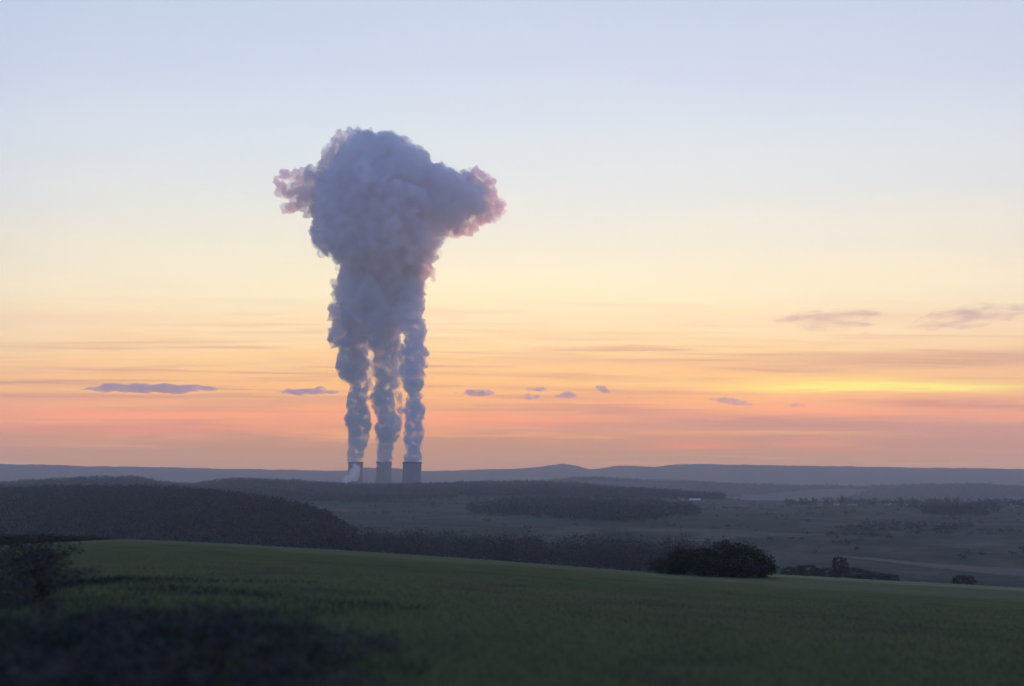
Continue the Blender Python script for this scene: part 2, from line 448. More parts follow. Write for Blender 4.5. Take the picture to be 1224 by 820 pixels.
def make_tree(name, h, w, nleaf, leaf, mat, seed, squat=False, narrow=1.0):
    rnd = random.Random(seed); g_ = np.random.default_rng(seed)
    root = empty(name, (0, 0, 0))
    bm = bmesh.new(); tips = []
    if squat:
        for k in range(6):
            a = k * 1.05 + rnd.random(); limbs(bm, Vector((0.2 * math.cos(a), 0.2 * math.sin(a), -0.3)), Vector((0.7 * math.cos(a), 0.7 * math.sin(a), 0.9)).normalized(), h * 0.3, 0.03 * h ** 0.7, 3, rnd, tips)
    else:
        limbs(bm, Vector((0, 0, -0.3)), Vector((rnd.uniform(-.05, .05), rnd.uniform(-.05, .05), 1)).normalized(), h * 0.32, 0.028 * h, 4, rnd, tips)
    T = np.array([tuple(t) for t in tips])
    zmin = h * (0.03 if squat else 0.2)
    T[:, 0:2] *= w / max(0.1, np.percentile(np.hypot(T[:, 0], T[:, 1]), 92)); 
    # leaves: clusters around lumpy crown centres, with gaps between
    nc = 46
    u = g_.normal(size=(nc, 3)); u /= np.linalg.norm(u, axis=1, keepdims=True)
    rr = (0.55 + 0.45 * g_.random((nc, 1)) ** 0.5)
    cc = u * rr * np.array([w * narrow, w * narrow, (h - zmin) * 0.5]); cc[:, 2] += zmin + (h - zmin) * 0.5
    cs = w * g_.uniform(0.16, 0.34, nc)
    pick = g_.integers(0, nc, nleaf)
    v = g_.normal(size=(nleaf, 3)); v /= np.linalg.norm(v, axis=1, keepdims=True)
    P = cc[pick] + v * (cs[pick] * g_.random(nleaf) ** 0.4)[:, None]
    P[:, 2] = np.maximum(P[:, 2], 0.05)
    s = leaf * g_.uniform(0.6, 1.3, (nleaf, 1, 1))
    off = g_.normal(size=(nleaf, 3, 3)) * s
    V = (P[:, None, :] + off).reshape(-1, 3)
    mesh_bm('trunk', bm, M_BARK, root)
    mesh_np('crown', V, np.arange(len(V)).reshape(-1, 3), mat, root)
    return root

def copy_tree(o, parent=None):
    c = o.copy(); COL.objects.link(c)
    if parent: c.parent = parent
    for ch in o.children: copy_tree(ch, c)
    return c

SH = [make_tree('shrub', 7.0, 4.2, 5200, 0.17, M_LEAF, 11, squat=True),
      make_tree('shrub', 7.0, 4.2, 5200, 0.17, M_LEAF, 12, squat=True),
      make_tree('tree', 10.0, 3.4, 5200, 0.17, M_LEAF, 13)]
used = set()
def place(kind, px, r, h, w, label, cat, group=None, rz=0.0, name=None, sink=0.2):
    src = SH[kind]
    o = src if kind not in used else copy_tree(src)
    used.add(kind)
    base = (7.0, 7.0, 10.0)[kind]; bw = (4.2, 4.2, 3.4)[kind]
    p = on_ground(px, r); p.z -= sink
    o.location = p; o.scale = (w / bw, w / bw, h / base); o.rotation_euler = (0, 0, rz)
    if name: o.name = name
    return tag(o, label, cat, group)
GC = 'shrubs of the dark thicket at the field edge'
clump = [ (0, 792, 174, 3.2, 3.0, 'low shrub at the left end of the dark thicket on the field edge'),
          (1, 813, 177, 4.9, 3.2, 'second shrub from the left in the dark thicket'),
          (0, 836, 173, 5.4, 3.6, 'bushy shrub left of the tallest one in the thicket'),
          (1, 864, 177, 6.7, 4.6, 'tallest rounded shrub in the middle of the dark thicket'),
          (0, 888, 175, 6.1, 4.0, 'rounded shrub right of the tallest one in the thicket'),
          (1, 907, 172, 4.6, 2.9, 'shrub sloping down at the right end of the thicket'),
          (0, 850, 169, 3.6, 3.8, 'low front shrub under the tallest one of the thicket'),
          (1, 878, 169, 3.4, 3.8, 'low front shrub towards the right end of the thicket')]
for n_, (k, px, r, h, w, lab) in enumerate(clump):
    place(k, px, r, h, w, lab, 'shrub', GC, rz=n_ * 1.3)
place(2, 812, 180, 5.9, 1.2, 'thin pointed tree rising behind the left end of the thicket', 'tree', rz=0.4)
GH = 'bushes along the far edge of the lower field'
hed = [(945, 418, 4.6, 6), (965, 422, 6, 7), (985, 420, 4.8, 6), (1022, 418, 5, 6), (1042, 420, 3.6, 6), (1060, 422, 3.2, 5)]
hl = ['leftmost bush of the low hedge behind the lower field', 'taller bush near the left end of the low hedge', 'bush just left of the upright tree in the low hedge', 'bush just right of the upright tree in the low hedge', 'small bush second from the right end of the low hedge', 'smallest bush at the right end of the low hedge']
for n_, ((px, r, h, w), lab) in enumerate(zip(hed, hl)):
    place(n_ % 2, px, r, h, w, lab, 'bush', GH, rz=n_ * 2.1, name='bush')
place(2, 1003, 420, 10, 3.6, 'upright dark tree standing out of the low hedge beyond the lower field', 'tree', rz=1.0)
place(0, 1148, 400, 5.0, 4.4, 'lone rounded bush on the river bank at the right', 'bush', rz=2.0, name='bush')
# slender trees standing above the skyline of the village
for n_, (px, h) in enumerate(((974, 17), (1009, 19), (1094, 16))):
    place(2, px, 1850, h, 2.6, ['narrow tree above the village, leftmost of three', 'tallest narrow tree above the village, middle of three', 'narrow tree above the village, rightmost of three'][n_], 'tree', 'narrow trees above the village', rz=n_)
# trees poking out of the belt and at the foot of the wooded hill
for n_, (px, r, h, lab) in enumerate(((441, 640, 20, 'tree rising just right of the foot of the wooded hill'), (560, 590, 19, 'taller tree left of the middle of the tree belt'), (606, 560, 21, 'broad dark tree in the middle of the tree belt'), (742, 520, 17, 'thin tree near the right end of the tree belt'))):
    place(2, px, r, h, 5.0, lab, 'tree', 'taller trees in the belt beyond the field', rz=n_ * 1.7)

# scrub at the far left end of the field crest
GL = 'scrub bushes at the left end of the field crest'
for n_, (px, r, h, w) in enumerate(((-12, 150, 1.6, 4.5), (14, 146, 1.2, 4), (40, 150, 1.4, 4.2), (66, 148, 1.0, 3.6), (92, 151, 0.9, 3.4), (116, 152, 0.6, 2.8))):
    place(n_ % 2, px, r, h, w, ['brown scrub bush cut by the left edge of the picture on the field crest', 'brown scrub bush second from the left on the field crest', 'brown scrub bush third from the left on the field crest', 'brown scrub bush fourth from the left on the field crest', 'low scrub bush second from the right end of the crest scrub', 'smallest scrub bush where the crest scrub ends'][n_], 'bush', GL, rz=n_ * 2.3, name='bush')

# roadside brambles, rough undergrowth and grass close to the camera
def samp_near(n, x0, x1, r0, r1):
    px = rng.uniform(x0, x1, n); r = r0 * (r1 / r0) ** rng.random(n); return pxr(px, r)
BR = make_tree('bramble_bush', 1.5, 1.1, 4600, 0.024, M_BRAMBLE, 21, squat=True)
spots = [(20, 9.5, 1.2), (110, 11, 1.1), (190, 9, 1.0), (255, 12.5, 1.15), (330, 15, 1.15), (300, 9.2, 0.85), (385, 11, 0.8), (70, 15, 1.2), (160, 17, 1.0), (425, 17, 0.75), (15, 20, 0.9), (235, 20, 1.0), (4, 30, 1.6), (52, 37, 1.5), (-8, 46, 2.2), (28, 62, 2.3)]
BL = ['dark bramble bush nearest the bottom left corner', 'dark bramble bush right of the one in the bottom left corner', 'dark bramble bush low in the foreground, third from the left corner',
      'dark bramble bush in the middle of the left foreground', 'dark bramble bush standing out towards the right of the brambles', 'low bramble bush at the bottom, below the right part of the brambles',
      'low bramble bush second from the right end of the brambles', 'bramble bush behind the bottom left corner ones', 'bramble bush behind the middle of the brambles, on the grass',
      'small bramble bush at the right end of the brambles', 'bramble bush behind the corner ones, touching the left edge', 'bramble bush farthest back in the middle of the left foreground',
      'blurred scrub bush at the left edge, behind the foreground brambles', 'scrub bush a little right of the left edge, halfway up the dark field', 'wide scrub bush cut by the left edge, between brambles and crest', 'widest scrub bush near the left edge, just below the field crest']
for n_, (px, r, s) in enumerate(spots):
    o = BR if n_ == 0 else copy_tree(BR)
    p = on_ground(px, r); o.location = (p.x, p.y, p.z - 0.15); o.scale = (s * 1.25, s * 1.25, s * (0.50 + 0.20 * math.sin(n_ * 2.7))); o.rotation_euler = (0, 0, n_ * 1.9)
    tag(o, BL[n_], 'bush', 'brambles beside the road in the lower left corner')

def blades(n, sampler, h, w, mat, name, label, seed):
    x, y = sampler(n); z = ground_z(x, y) - 0.02; g_ = np.random.default_rng(seed); n = len(x)
    r = np.hypot(x, y); sc = np.clip(r / 25, 0.7, 1.6)
    a = g_.random(n) * 6.283; ww = w * sc * (0.6 + 0.8 * g_.random(n)); hh = h * (0.4 + 0.9 * g_.random(n)) * np.clip(1.15 - r / 150, 0.3, 1)
    P = np.stack([x, y, z], -1); d = np.stack([np.cos(a), np.sin(a), 0 * a], -1) * ww[:, None]
    tip = P + np.stack([g_.normal(size=n) * 0.35 * hh, g_.normal(size=n) * 0.35 * hh, hh], -1)
    V = np.stack([P - d, P + d, tip], 1).reshape(-1, 3)
    return tag(mesh_np(name, V, np.arange(len(V)).reshape(-1, 3), mat), label, 'grass', kind='stuff')
blades(220000, lambda n: samp_near(n, -120, 1340, 6.5, 150), 0.11, 0.010, M_GRASS, 'grass', 'short green grass covering the dark field in front', 31)
def samp_rough(n):
    px = rng.uniform(-150, 520, n); r = 7 * (40 / 7) ** rng.random(n); x, y = pxr(px, r)
    d = np.interp(px, [-150, 330, 520], [0.15, 0.0, -0.9]) + np.interp(r, [7, 16, 40], [0.35, 0.0, -0.5])
    k = lump(x, y, 1.7, 1.0) * 0.6 + lump(x, y, 0.8, 4.0) * 0.3 + lump(x, y, 3.6, 8.0) * 0.5 + d > 0.35 + 0.5 * rng.normal(size=n)
    return x[k], y[k]
blades(190000, samp_rough, 0.22, 0.010, M_BRAMBLE, 'rough_undergrowth', 'brown rough undergrowth between the brambles at the lower left', 32)

# ------------------------------------------------------------------ power station
def tower(px, r, topz, label, s=1.0):
    H = 165.0 * s
    a, _ = ray(px, 560); x = r * math.sin(a); y = r * math.cos(a)
    root = empty('cooling_tower', (x, y, CZ + topz - H))
    prof = []
    zt = 125.0 * s; at_ = 36.0 * s; c1 = 125.0 * s; c2 = 220.0 * s      # hyperboloid throat
    for k in range(34):
        z = 10 * s + (H - 10 * s) * k / 33
        c = c1 if z < zt else c2
        prof.append((at_ * math.sqrt(1 + ((z - zt) / c) ** 2), z))
    n = 72; V = []; Fc = []
    outer = prof; inner = [(rr - 0.9 * s, z) for rr, z in reversed(prof)]
    ring = outer + inner
    for rr, z in ring:
        for k in range(n):
            t = 2 * math.pi * k / n; V.append((rr * math.cos(t), rr * math.sin(t), z))
    m = len(ring)
    for k in range(m):
        for t in range(n):
            Fc.append((k * n + t, k * n + (t + 1) % n, ((k + 1) % m) * n + (t + 1) % n, ((k + 1) % m) * n + t))
    mesh_np('shell', V, Fc, M_CONC, root, smooth=True)
    # dark stained lip standing proud round the top
    V = []; Fc = []; rt = prof[-1][0]
    for rr, z in ((rt + 0.01, H - 7 * s), (rt + 1.1, H - 6.5 * s), (rt + 1.3, H + 0.6), (rt - 1.6, H + 0.6), (rt - 1.6, H - 1.0)):
        for k in range(n):
            t = 2 * math.pi * k / n; V.append((rr * math.cos(t), rr * math.sin(t), z))
    for k in range(4):
        for t in range(n):
            Fc.append((k * n + t, k * n + (t + 1) % n, (k + 1) * n + (t + 1) % n, (k + 1) * n + t))
    mesh_np('rim', V, Fc, M_CONC_D, root)
    # crossed struts carrying the shell
    bm = bmesh.new(); rb = prof[0][0]
    for k in range(48):
        t = 2 * math.pi * k / 48
        for d in (-1, 1):
            t2 = t + d * math.pi / 48
            tube(bm, Vector(((rb + 5) * math.cos(t), (rb + 5) * math.sin(t), -4)), Vector(((rb - .4) * math.cos(t2), (rb - .4) * math.sin(t2), 10.4 * s)), 0.6, 0.5, 5)
    mesh_bm('struts', bm, M_CONC, root)
    return tag(root, label, 'cooling tower', 'cooling towers of the power station')
T_R = (492.5, 3300.0); T_M = (459, 4150.0); T_L = (425, 4250.0)
tower(T_R[0], T_R[1], 31, 'largest grey concrete cooling tower, rightmost of the three under the steam')
tower(T_M[0], T_M[1], 40, 'middle grey concrete cooling tower between the other two')
tower(T_L[0], T_L[1], 40, 'leftmost cooling tower, half hidden behind a small white steam puff')

# ------------------------------------------------------------------ village
def box(bm, x0, x1, y0, y1, z0, z1):
    v = [bm.verts.new(p) for p in ((x0, y0, z0), (x1, y0, z0), (x1, y1, z0), (x0, y1, z0), (x0, y0, z1), (x1, y0, z1), (x1, y1, z1), (x0, y1, z1))]
    for f in ((3, 2, 1, 0), (4, 5, 6, 7), (0, 1, 5, 4), (1, 2, 6, 5), (2, 3, 7, 6), (3, 0, 4, 7)): bm.faces.new([v[k] for k in f])

def house(px, r, w, d, h, rf, roofmat, label, rz, group=None, cat='house'):
    a, _ = ray(px, 600); p = on_ground(px, r)
    root = empty('house', (p.x, p.y, p.z - 0.3), rz - a)
    bm = bmesh.new(); box(bm, -w / 2, w / 2, -d / 2, d / 2, 0, h)
    for s in (-1, 1):      # gables
        v = [bm.verts.new(q) for q in ((s * w / 2, -d / 2, h), (s * w / 2, d / 2, h), (s * w / 2, 0, h + rf))]
        bm.faces.new(v if s > 0 else v[::-1])
    mesh_bm('wall', bm, M_WALLP, root)
    bm = bmesh.new(); o = 0.5
    for s in (-1, 1):
        pts = [(-w / 2 - o, s * (d / 2 + o), h - rf * o / (d / 2)), (w / 2 + o, s * (d / 2 + o), h - rf * o / (d / 2)), (w / 2 + o, 0, h + rf), (-w / 2 - o, 0, h + rf)]
        v0 = [bm.verts.new((x, y, z + 0.02)) for x, y, z in pts]; v1 = [bm.verts.new((x, y, z + 0.3)) for x, y, z in pts]
        bm.faces.new(v1); bm.faces.new(v0[::-1])
        for k in range(4): bm.faces.new((v0[k], v0[(k + 1) % 4], v1[(k + 1) % 4], v1[k]))
    roof = mesh_bm('roof', bm, roofmat, root)
    bm = bmesh.new(); box(bm, w * .22, w * .22 + .8, -.4, .4, h + rf - 1.0, h + rf + 1.2); mesh_bm('chimney', bm, M_ROOF, roof)
    nwin = max(2, int(w / 4))
    for k in range(nwin):
        x = -w / 2 + w * (k + 0.5) / nwin
        if k == nwin // 2:
            bm = bmesh.new(); box(bm, x - .55, x + .55, -d / 2 - .06, -d / 2 + .04, 0.3, 2.4); mesh_bm('door', bm, M_TRACK, root)
        else:
            bm = bmesh.new(); box(bm, x - .6, x + .6, -d / 2 - .06, -d / 2 + .04, 1.2, 2.5); mesh_bm('window', bm, M_GLASS, root)
    return tag(root, label, cat, group)
house(832, 1890, 24, 12, 3.4, 2.4, M_ROOFP, 'long low building with a bright pale roof on the slope right of the wood', 0.12, cat='farm building')
GV = 'houses of the far village'
hs = [(816, 1900, 10, 'small house just left of the long pale roofed building'),
      (982, 1830, 11, 'pale house at the left end of the far village'),
      (1002, 1800, 10, 'small house left of the tallest narrow tree in the village'),
      (1021, 1790, 17, 'broadest pale house in the middle of the village'),
      (1064, 1820, 11, 'house right of the broadest village house with trees between'),
      (1088, 1840, 12, 'house just left of the rightmost narrow village tree'),
      (1104, 1810, 13, 'village house just right of the rightmost narrow tree'),
      (1216, 1850, 12, 'isolated pale house at the right edge of the valley')]
for n_, (px, r, w, lab) in enumerate(hs):
    house(px, r, w, 9, 5.2, 3.2, M_ROOF, lab, [0.3, -0.5, 0.9, 0.1, -0.8, 0.4, -0.2, 0.6][n_], GV)

# ------------------------------------------------------------------ steam
def ico(sub):
    bm = bmesh.new(); bmesh.ops.create_icosphere(bm, subdivisions=sub, radius=1.0)
    V = np.array([v.co[:] for v in bm.verts]); Fc = np.array([[v.index for v in f.verts] for f in bm.faces]); bm.free(); return V, Fc
ICO = ico(1); ICO2 = ico(2)

def cloud_mesh(name, balls, voxel, mat, disp=((60, 14), (22, 6)), origin=None, levels=((14, 0.42), (9, 0.42)), seed=1, minr=6.0):
    """billowing hull: balls (x,y,z,r[,rx,ry,rz]) with smaller billows growing out of them"""
    g_ = np.random.default_rng(seed)
    L = [np.array(balls, float)]
    for n, k in levels:
        src = L[-1]; out = []
        for b_ in src:
            if b_[3] * k < minr: continue
            u = g_.normal(size=(n, 3)); u /= np.linalg.norm(u, axis=1, keepdims=True)
            rr = b_[3] * k * g_.uniform(0.55, 1.25, n)
            c = b_[None, :3] + u * (b_[3] * 0.86)
            out.append(np.concatenate([c, rr[:, None]], 1))
        if out: L.append(np.concatenate(out))
    S = np.concatenate(L)
    V0, F0 = ICO
    V = (S[:, None, :3] + V0[None] * S[:, None, 3:4]).reshape(-1, 3)
    Fc = (F0[None] + (np.arange(len(S)) * len(V0))[:, None, None]).reshape(-1, 3)
    org = np.array(origin if origin is not None else S[:, :3].mean(0))
    o = mesh_np(name, V - org, Fc, mat)
    md = o.modifiers.new('r', 'REMESH'); md.mode = 'VOXEL'; md.voxel_size = voxel; md.use_smooth_shade = True
    for k, (size, st) in enumerate(disp):
        tx = bpy.data.textures.new('billow', 'CLOUDS'); tx.noise_scale = size; tx.noise_depth = 3
        dm = o.modifiers.new('d%d' % k, 'DISPLACE'); dm.texture = tx; dm.strength = st; dm.mid_level = 0.5
        dm.texture_coords = 'LOCAL'
    m2 = o.modifiers.new('r2', 'REMESH'); m2.mode = 'VOXEL'; m2.voxel_size = voxel; m2.use_smooth_shade = True
    dg = bpy.context.evaluated_depsgraph_get()
    me = bpy.data.meshes.new_from_object(o.evaluated_get(dg))
    old = o.data; o.modifiers.clear(); o.data = me; bpy.data.meshes.remove(old); me.name = name
    # keep the one connected body of steam
    bm = bmesh.new(); bm.from_mesh(me); bm.verts.ensure_lookup_table(); seen = np.zeros(len(bm.verts), bool); best = []
    for v in bm.verts:
        if seen[v.index]: continue
        st = [v]; seen[v.index] = True; isl = []
        while st:
            q_ = st.pop(); isl.append(q_)
            for e in q_.link_edges:
                w_ = e.other_vert(q_)
                if not seen[w_.index]: seen[w_.index] = True; st.append(w_)
        if len(isl) > len(best): best = isl
    keep = set(best); bmesh.ops.delete(bm, geom=[v for v in bm.verts if v not in keep], context='VERTS'); bm.to_mesh(me); bm.free()
    o.location = org
    return o

def sway(rw, amp, ph):
    """bend and pinch a column a little, more with height"""
    out = []
    for y, l_, r_ in rw:
        k = min(1.0, (552 - y) / 90); c = math.sin(y * 0.085 + ph) * amp * k; w = math.sin(y * 0.19 + ph * 2.3) * amp * 0.7 * k
        out.append((y, l_ + c - w, r_ + c + w))
    return out

def fill(rowsxy, r, n, depthk=1.0, rmin=10, rmax=60, seed=1, fit=0.95, r2=None):
    r2 = r2 or r
    """balls filling a silhouette given as (row, left px, right px), rounded in depth"""
    g_ = random.Random(seed); out = []
    rw = sorted(rowsxy); ys = [q[0] for q in rw]; ls = [q[1] for q in rw]; rs_ = [q[2] for q in rw]
    m = r / F * 1.02
    tries = 0
    while len(out) < n and tries < n * 30:
        tries += 1
        y = g_.uniform(ys[0], ys[-1]); xl = np.interp(y, ys, ls); xr = np.interp(y, ys, rs_)
        x = g_.uniform(xl, xr)
        # distance to the outline
        d = min(x - xl, xr - x)
        for yy in np.arange(y - 60, y + 61, 4):
            if yy < ys[0] or yy > ys[-1]: 
                d = min(d, abs(yy - y) if yy < ys[0] else 1e9); continue
            a = np.interp(yy, ys, ls); b = np.interp(yy, ys, rs_)
            if a <= x <= b:
                dx = min(x - a, b - x)
                d = min(d, math.hypot(dx, (yy - y)) )
            else: d = min(d, abs(yy - y))
        rad = d * m * fit
        if rad < rmin: continue
        rad = min(rad, rmax) * g_.uniform(0.7, 1.0)
        hw = (xr - xl) / 2 * m
        dep = math.sqrt(max(0, 1 - ((x - (xl + xr) / 2) / ((xr - xl) / 2)) ** 2)) * hw * depthk
        yo = g_.uniform(-1, 1) * max(0, dep - rad)
        p = at(x, y, np.interp(y, [330, 552], [r2, r]) + yo)
        out.append((p.x, p.y, p.z, rad))
    return out

STEAM_SHADE = (0.74, 0.86, 0.91)  # steam itself is white; its dim blue shade is put into this scatter colour
M_STEAM = volume_mat('steam', STEAM_SHADE, 0.06, 0.1, noise_scale=1 / 46, lo=0.43, hi=0.62, detail=8); M_STEAM.cycles.volume_step_rate = 0.12
M_COL = volume_mat('column_steam', STEAM_SHADE, 0.09, 0.1, noise_scale=1 / 34, lo=0.425, hi=0.60, detail=7); M_COL.cycles.volume_step_rate = 0.12
M_STEAM2 = volume_mat('steam_thin', (0.90, 0.88, 0.90), 0.065, 0.45, noise_scale=1 / 34, lo=0.39, hi=0.58, detail=7); M_STEAM2.cycles.volume_step_rate = 0.3
M_WISP = M_STEAM2
M_VEIL = volume_mat('steam_veil', STEAM_SHADE, 0.05, 0.2, noise_scale=1 / 40, lo=0.40, hi=0.62, detail=6); M_VEIL.cycles.volume_step_rate = 0.2

LEFT = [(552, 416, 435), (535, 416, 436), (520, 415, 441), (508, 414, 446), (498, 415, 443), (488, 417, 441), (480, 413, 441), (470, 415, 441), (460, 419, 439), (450, 403, 440), (440, 401, 443), (428, 403, 443), (418, 410, 442), (405, 396, 442), (390, 392, 446), (372, 398, 450), (355, 404, 452), (335, 404, 460), (320, 410, 462)]
MIDD = [(552, 450, 469), (535, 450, 470), (522, 449, 473), (512, 446, 479), (500, 449, 476), (488, 447, 474), (475, 445, 475), (462, 447, 475), (450, 445, 478), (435, 443, 474), (420, 445, 480), (405, 440, 481), (390, 440, 480), (370, 436, 484), (350, 434, 488), (330, 434, 490)]
RIGT = [(552, 481, 505), (535, 483, 504), (520, 483, 507), (505, 481, 508), (492, 480, 509), (480, 482, 507), (468, 484, 505), (455, 479, 511), (440, 476, 513), (425, 476, 512), (410, 479, 509), (395, 475, 512), (378, 474, 509), (360, 474, 508), (340, 472, 510), (325, 470, 516)]
LEFT = sway(LEFT, 2.0, 0.4); MIDD = sway(MIDD, 3.2, 2.0); RIGT = sway(RIGT, 2.2, 4.1)
TRUNK = [(412, 452, 466), (402, 442, 480), (390, 430, 492), (378, 412, 505), (365, 410, 508), (350, 410, 507), (335, 408, 508), (320, 402, 522), (305, 394, 528), (292, 372, 528), (278, 366, 528), (262, 366, 528)]
HEAD = [(286, 376, 534), (275, 370, 560), (262, 366, 578), (250, 366, 586), (240, 366, 588), (228, 366, 586), (214, 372, 582), (204, 382, 572), (196, 389, 540), (186, 394, 522), (176, 398, 512), (166, 404, 500), (158, 410, 484), (155, 426, 470)]
colw = dict(voxel=4.5, levels=((16, 0.45), (9, 0.45)), disp=((70, 26), (24, 13), (9, 6)), minr=5)
def steam(name, label, balls, mat, **k):
    kk = dict(colw); kk.update(k)
    o = cloud_mesh(name, balls, mat=mat, **kk)
    return tag(o, label, 'steam cloud')
def wb(l, r=3800):
    o = []
    for x, y, s in l:
        p = at(x, y, r); o.append((p.x, p.y + random.uniform(-20, 20), p.z, s))
    return o
GS = 'steam columns rising from the cooling towers'
def spine(rowsxy, r, r2, step=5):
    """balls running up the middle of a column so that it stays in one piece"""
    rw = sorted(rowsxy); ys = [q[0] for q in rw]; out = []
    for y in np.arange(ys[0] + 3, ys[-1], step):
        l_ = np.interp(y, ys, [q[1] for q in rw]); r_ = np.interp(y, ys, [q[2] for q in rw])
        p = at((l_ + r_) / 2, y, np.interp(y, [330, 552], [r2, r])); out.append((p.x, p.y, p.z, (r_ - l_) / 2 * r / F * 0.74))
    p = at(0.5 * (rw[-1][1] + rw[-1][2]), ys[-1] + 1.0, r); out.append((p.x, p.y, p.z - 6, (rw[-1][2] - rw[-1][1]) / 2 * r / F * 0.62))
    return out
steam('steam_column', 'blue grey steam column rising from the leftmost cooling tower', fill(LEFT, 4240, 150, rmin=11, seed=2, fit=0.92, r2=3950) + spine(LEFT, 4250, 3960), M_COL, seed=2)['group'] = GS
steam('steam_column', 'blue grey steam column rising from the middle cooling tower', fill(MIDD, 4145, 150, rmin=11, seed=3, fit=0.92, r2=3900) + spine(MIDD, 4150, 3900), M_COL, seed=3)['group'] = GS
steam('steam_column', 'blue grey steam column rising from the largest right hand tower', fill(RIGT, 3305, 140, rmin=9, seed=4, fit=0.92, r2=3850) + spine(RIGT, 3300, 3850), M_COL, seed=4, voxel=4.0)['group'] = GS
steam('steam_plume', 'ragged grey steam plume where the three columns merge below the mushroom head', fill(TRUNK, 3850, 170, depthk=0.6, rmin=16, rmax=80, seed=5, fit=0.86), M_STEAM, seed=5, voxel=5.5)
lobes = wb([(556, 218, 42), (564, 224, 40), (566, 240, 44), (562, 252, 44), (552, 264, 38), (540, 268, 36), (430, 168, 30), (462, 164, 28),
            (384, 268, 34), (382, 280, 30), (380, 292, 30), (384, 304, 26), (376, 274, 22), (380, 286, 34), (388, 296, 36)])
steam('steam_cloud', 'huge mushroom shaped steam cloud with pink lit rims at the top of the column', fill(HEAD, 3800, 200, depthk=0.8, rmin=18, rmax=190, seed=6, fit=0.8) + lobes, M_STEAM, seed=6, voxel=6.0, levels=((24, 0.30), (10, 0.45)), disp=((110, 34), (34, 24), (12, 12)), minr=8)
# loose wisps torn off the cloud and the plume
def wisp(balls, label, seed, dens=None):
    return steam('steam_wisp', label, balls, dens or M_WISP, seed=seed, levels=((10, 0.5), (7, 0.5)), voxel=5.0, disp=((50, 30), (18, 14)))
wisp(wb([(334, 216, 26), (342, 208, 28), (350, 206, 26), (358, 210, 30), (364, 220, 40), (372, 234, 44), (360, 242, 40), (350, 246, 32), (342, 250, 26), (352, 232, 34), (340, 228, 30), (366, 206, 26), (372, 252, 34), (332, 232, 20), (338, 222, 26), (375, 222, 44), (378, 240, 46), (366, 232, 44), (356, 226, 38), (372, 212, 36), (384, 226, 46), (384, 244, 44), (380, 256, 36), (386, 210, 38)]), 'thin pinkish wisp torn off the left side of the mushroom cloud', 7)
wisp(wb([(568, 206, 30), (576, 212, 38), (582, 222, 42), (586, 236, 44), (584, 250, 46), (576, 262, 44), (564, 270, 40), (550, 274, 34), (594, 246, 30), (600, 242, 20), (602, 254, 16), (560, 212, 30), (570, 240, 40), (536, 278, 26), (592, 258, 24)]), 'salmon pink thin steam forming the right lobe of the mushroom cloud', 8)
wisp(wb([(420, 160, 26), (410, 162, 28), (402, 168, 30), (396, 176, 32), (390, 186, 32), (386, 196, 34), (382, 206, 34), (430, 158, 24), (442, 157, 20), (408, 172, 30), (398, 188, 34), (456, 158, 20), (470, 160, 20), (482, 166, 20), (494, 174, 22)]), 'pink lit thin steam along the top left rim of the mushroom cloud', 17)
wisp(wb([(404, 344, 24), (400, 340, 22), (402, 352, 22), (408, 356, 26), (398, 366, 26), (402, 376, 28), (396, 382, 22), (404, 388, 26), (406, 398, 24)]), 'ragged wisp on the left side of the steam plume below the head', 9)
wisp(wb([(510, 318, 28), (517, 324, 22), (518, 334, 18), (508, 330, 26), (506, 344, 24), (509, 358, 20), (507, 372, 22), (510, 386, 22), (508, 398, 22)]), 'ragged wisp on the right side of the steam plume below the head', 10)
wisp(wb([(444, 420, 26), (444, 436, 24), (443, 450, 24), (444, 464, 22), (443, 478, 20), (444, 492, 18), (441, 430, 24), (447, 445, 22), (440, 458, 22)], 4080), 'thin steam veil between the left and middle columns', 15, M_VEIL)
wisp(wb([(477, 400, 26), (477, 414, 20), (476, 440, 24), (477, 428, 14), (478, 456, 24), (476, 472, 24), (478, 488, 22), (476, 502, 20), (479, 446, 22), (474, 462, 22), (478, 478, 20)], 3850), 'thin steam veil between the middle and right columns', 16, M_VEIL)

# white puff low in front of the left tower
M_PUFF = volume_mat('white_puff', (0.997, 0.995, 0.995), 0.06, 0.0)
steam('steam_puff', 'small pale steam puff leaning right in front of the leftmost tower', wb([(412, 579, 14), (415, 575, 15), (418, 571, 17), (421, 568, 20), (425, 565, 22), (427, 561, 19), (424, 557, 13), (423, 572, 16), (418, 578, 14), (412, 570, 10)], 4000), M_PUFF, voxel=2.5, levels=((8, 0.5), (6, 0.5)), minr=2.5, disp=((22, 9), (9, 4)), seed=14)

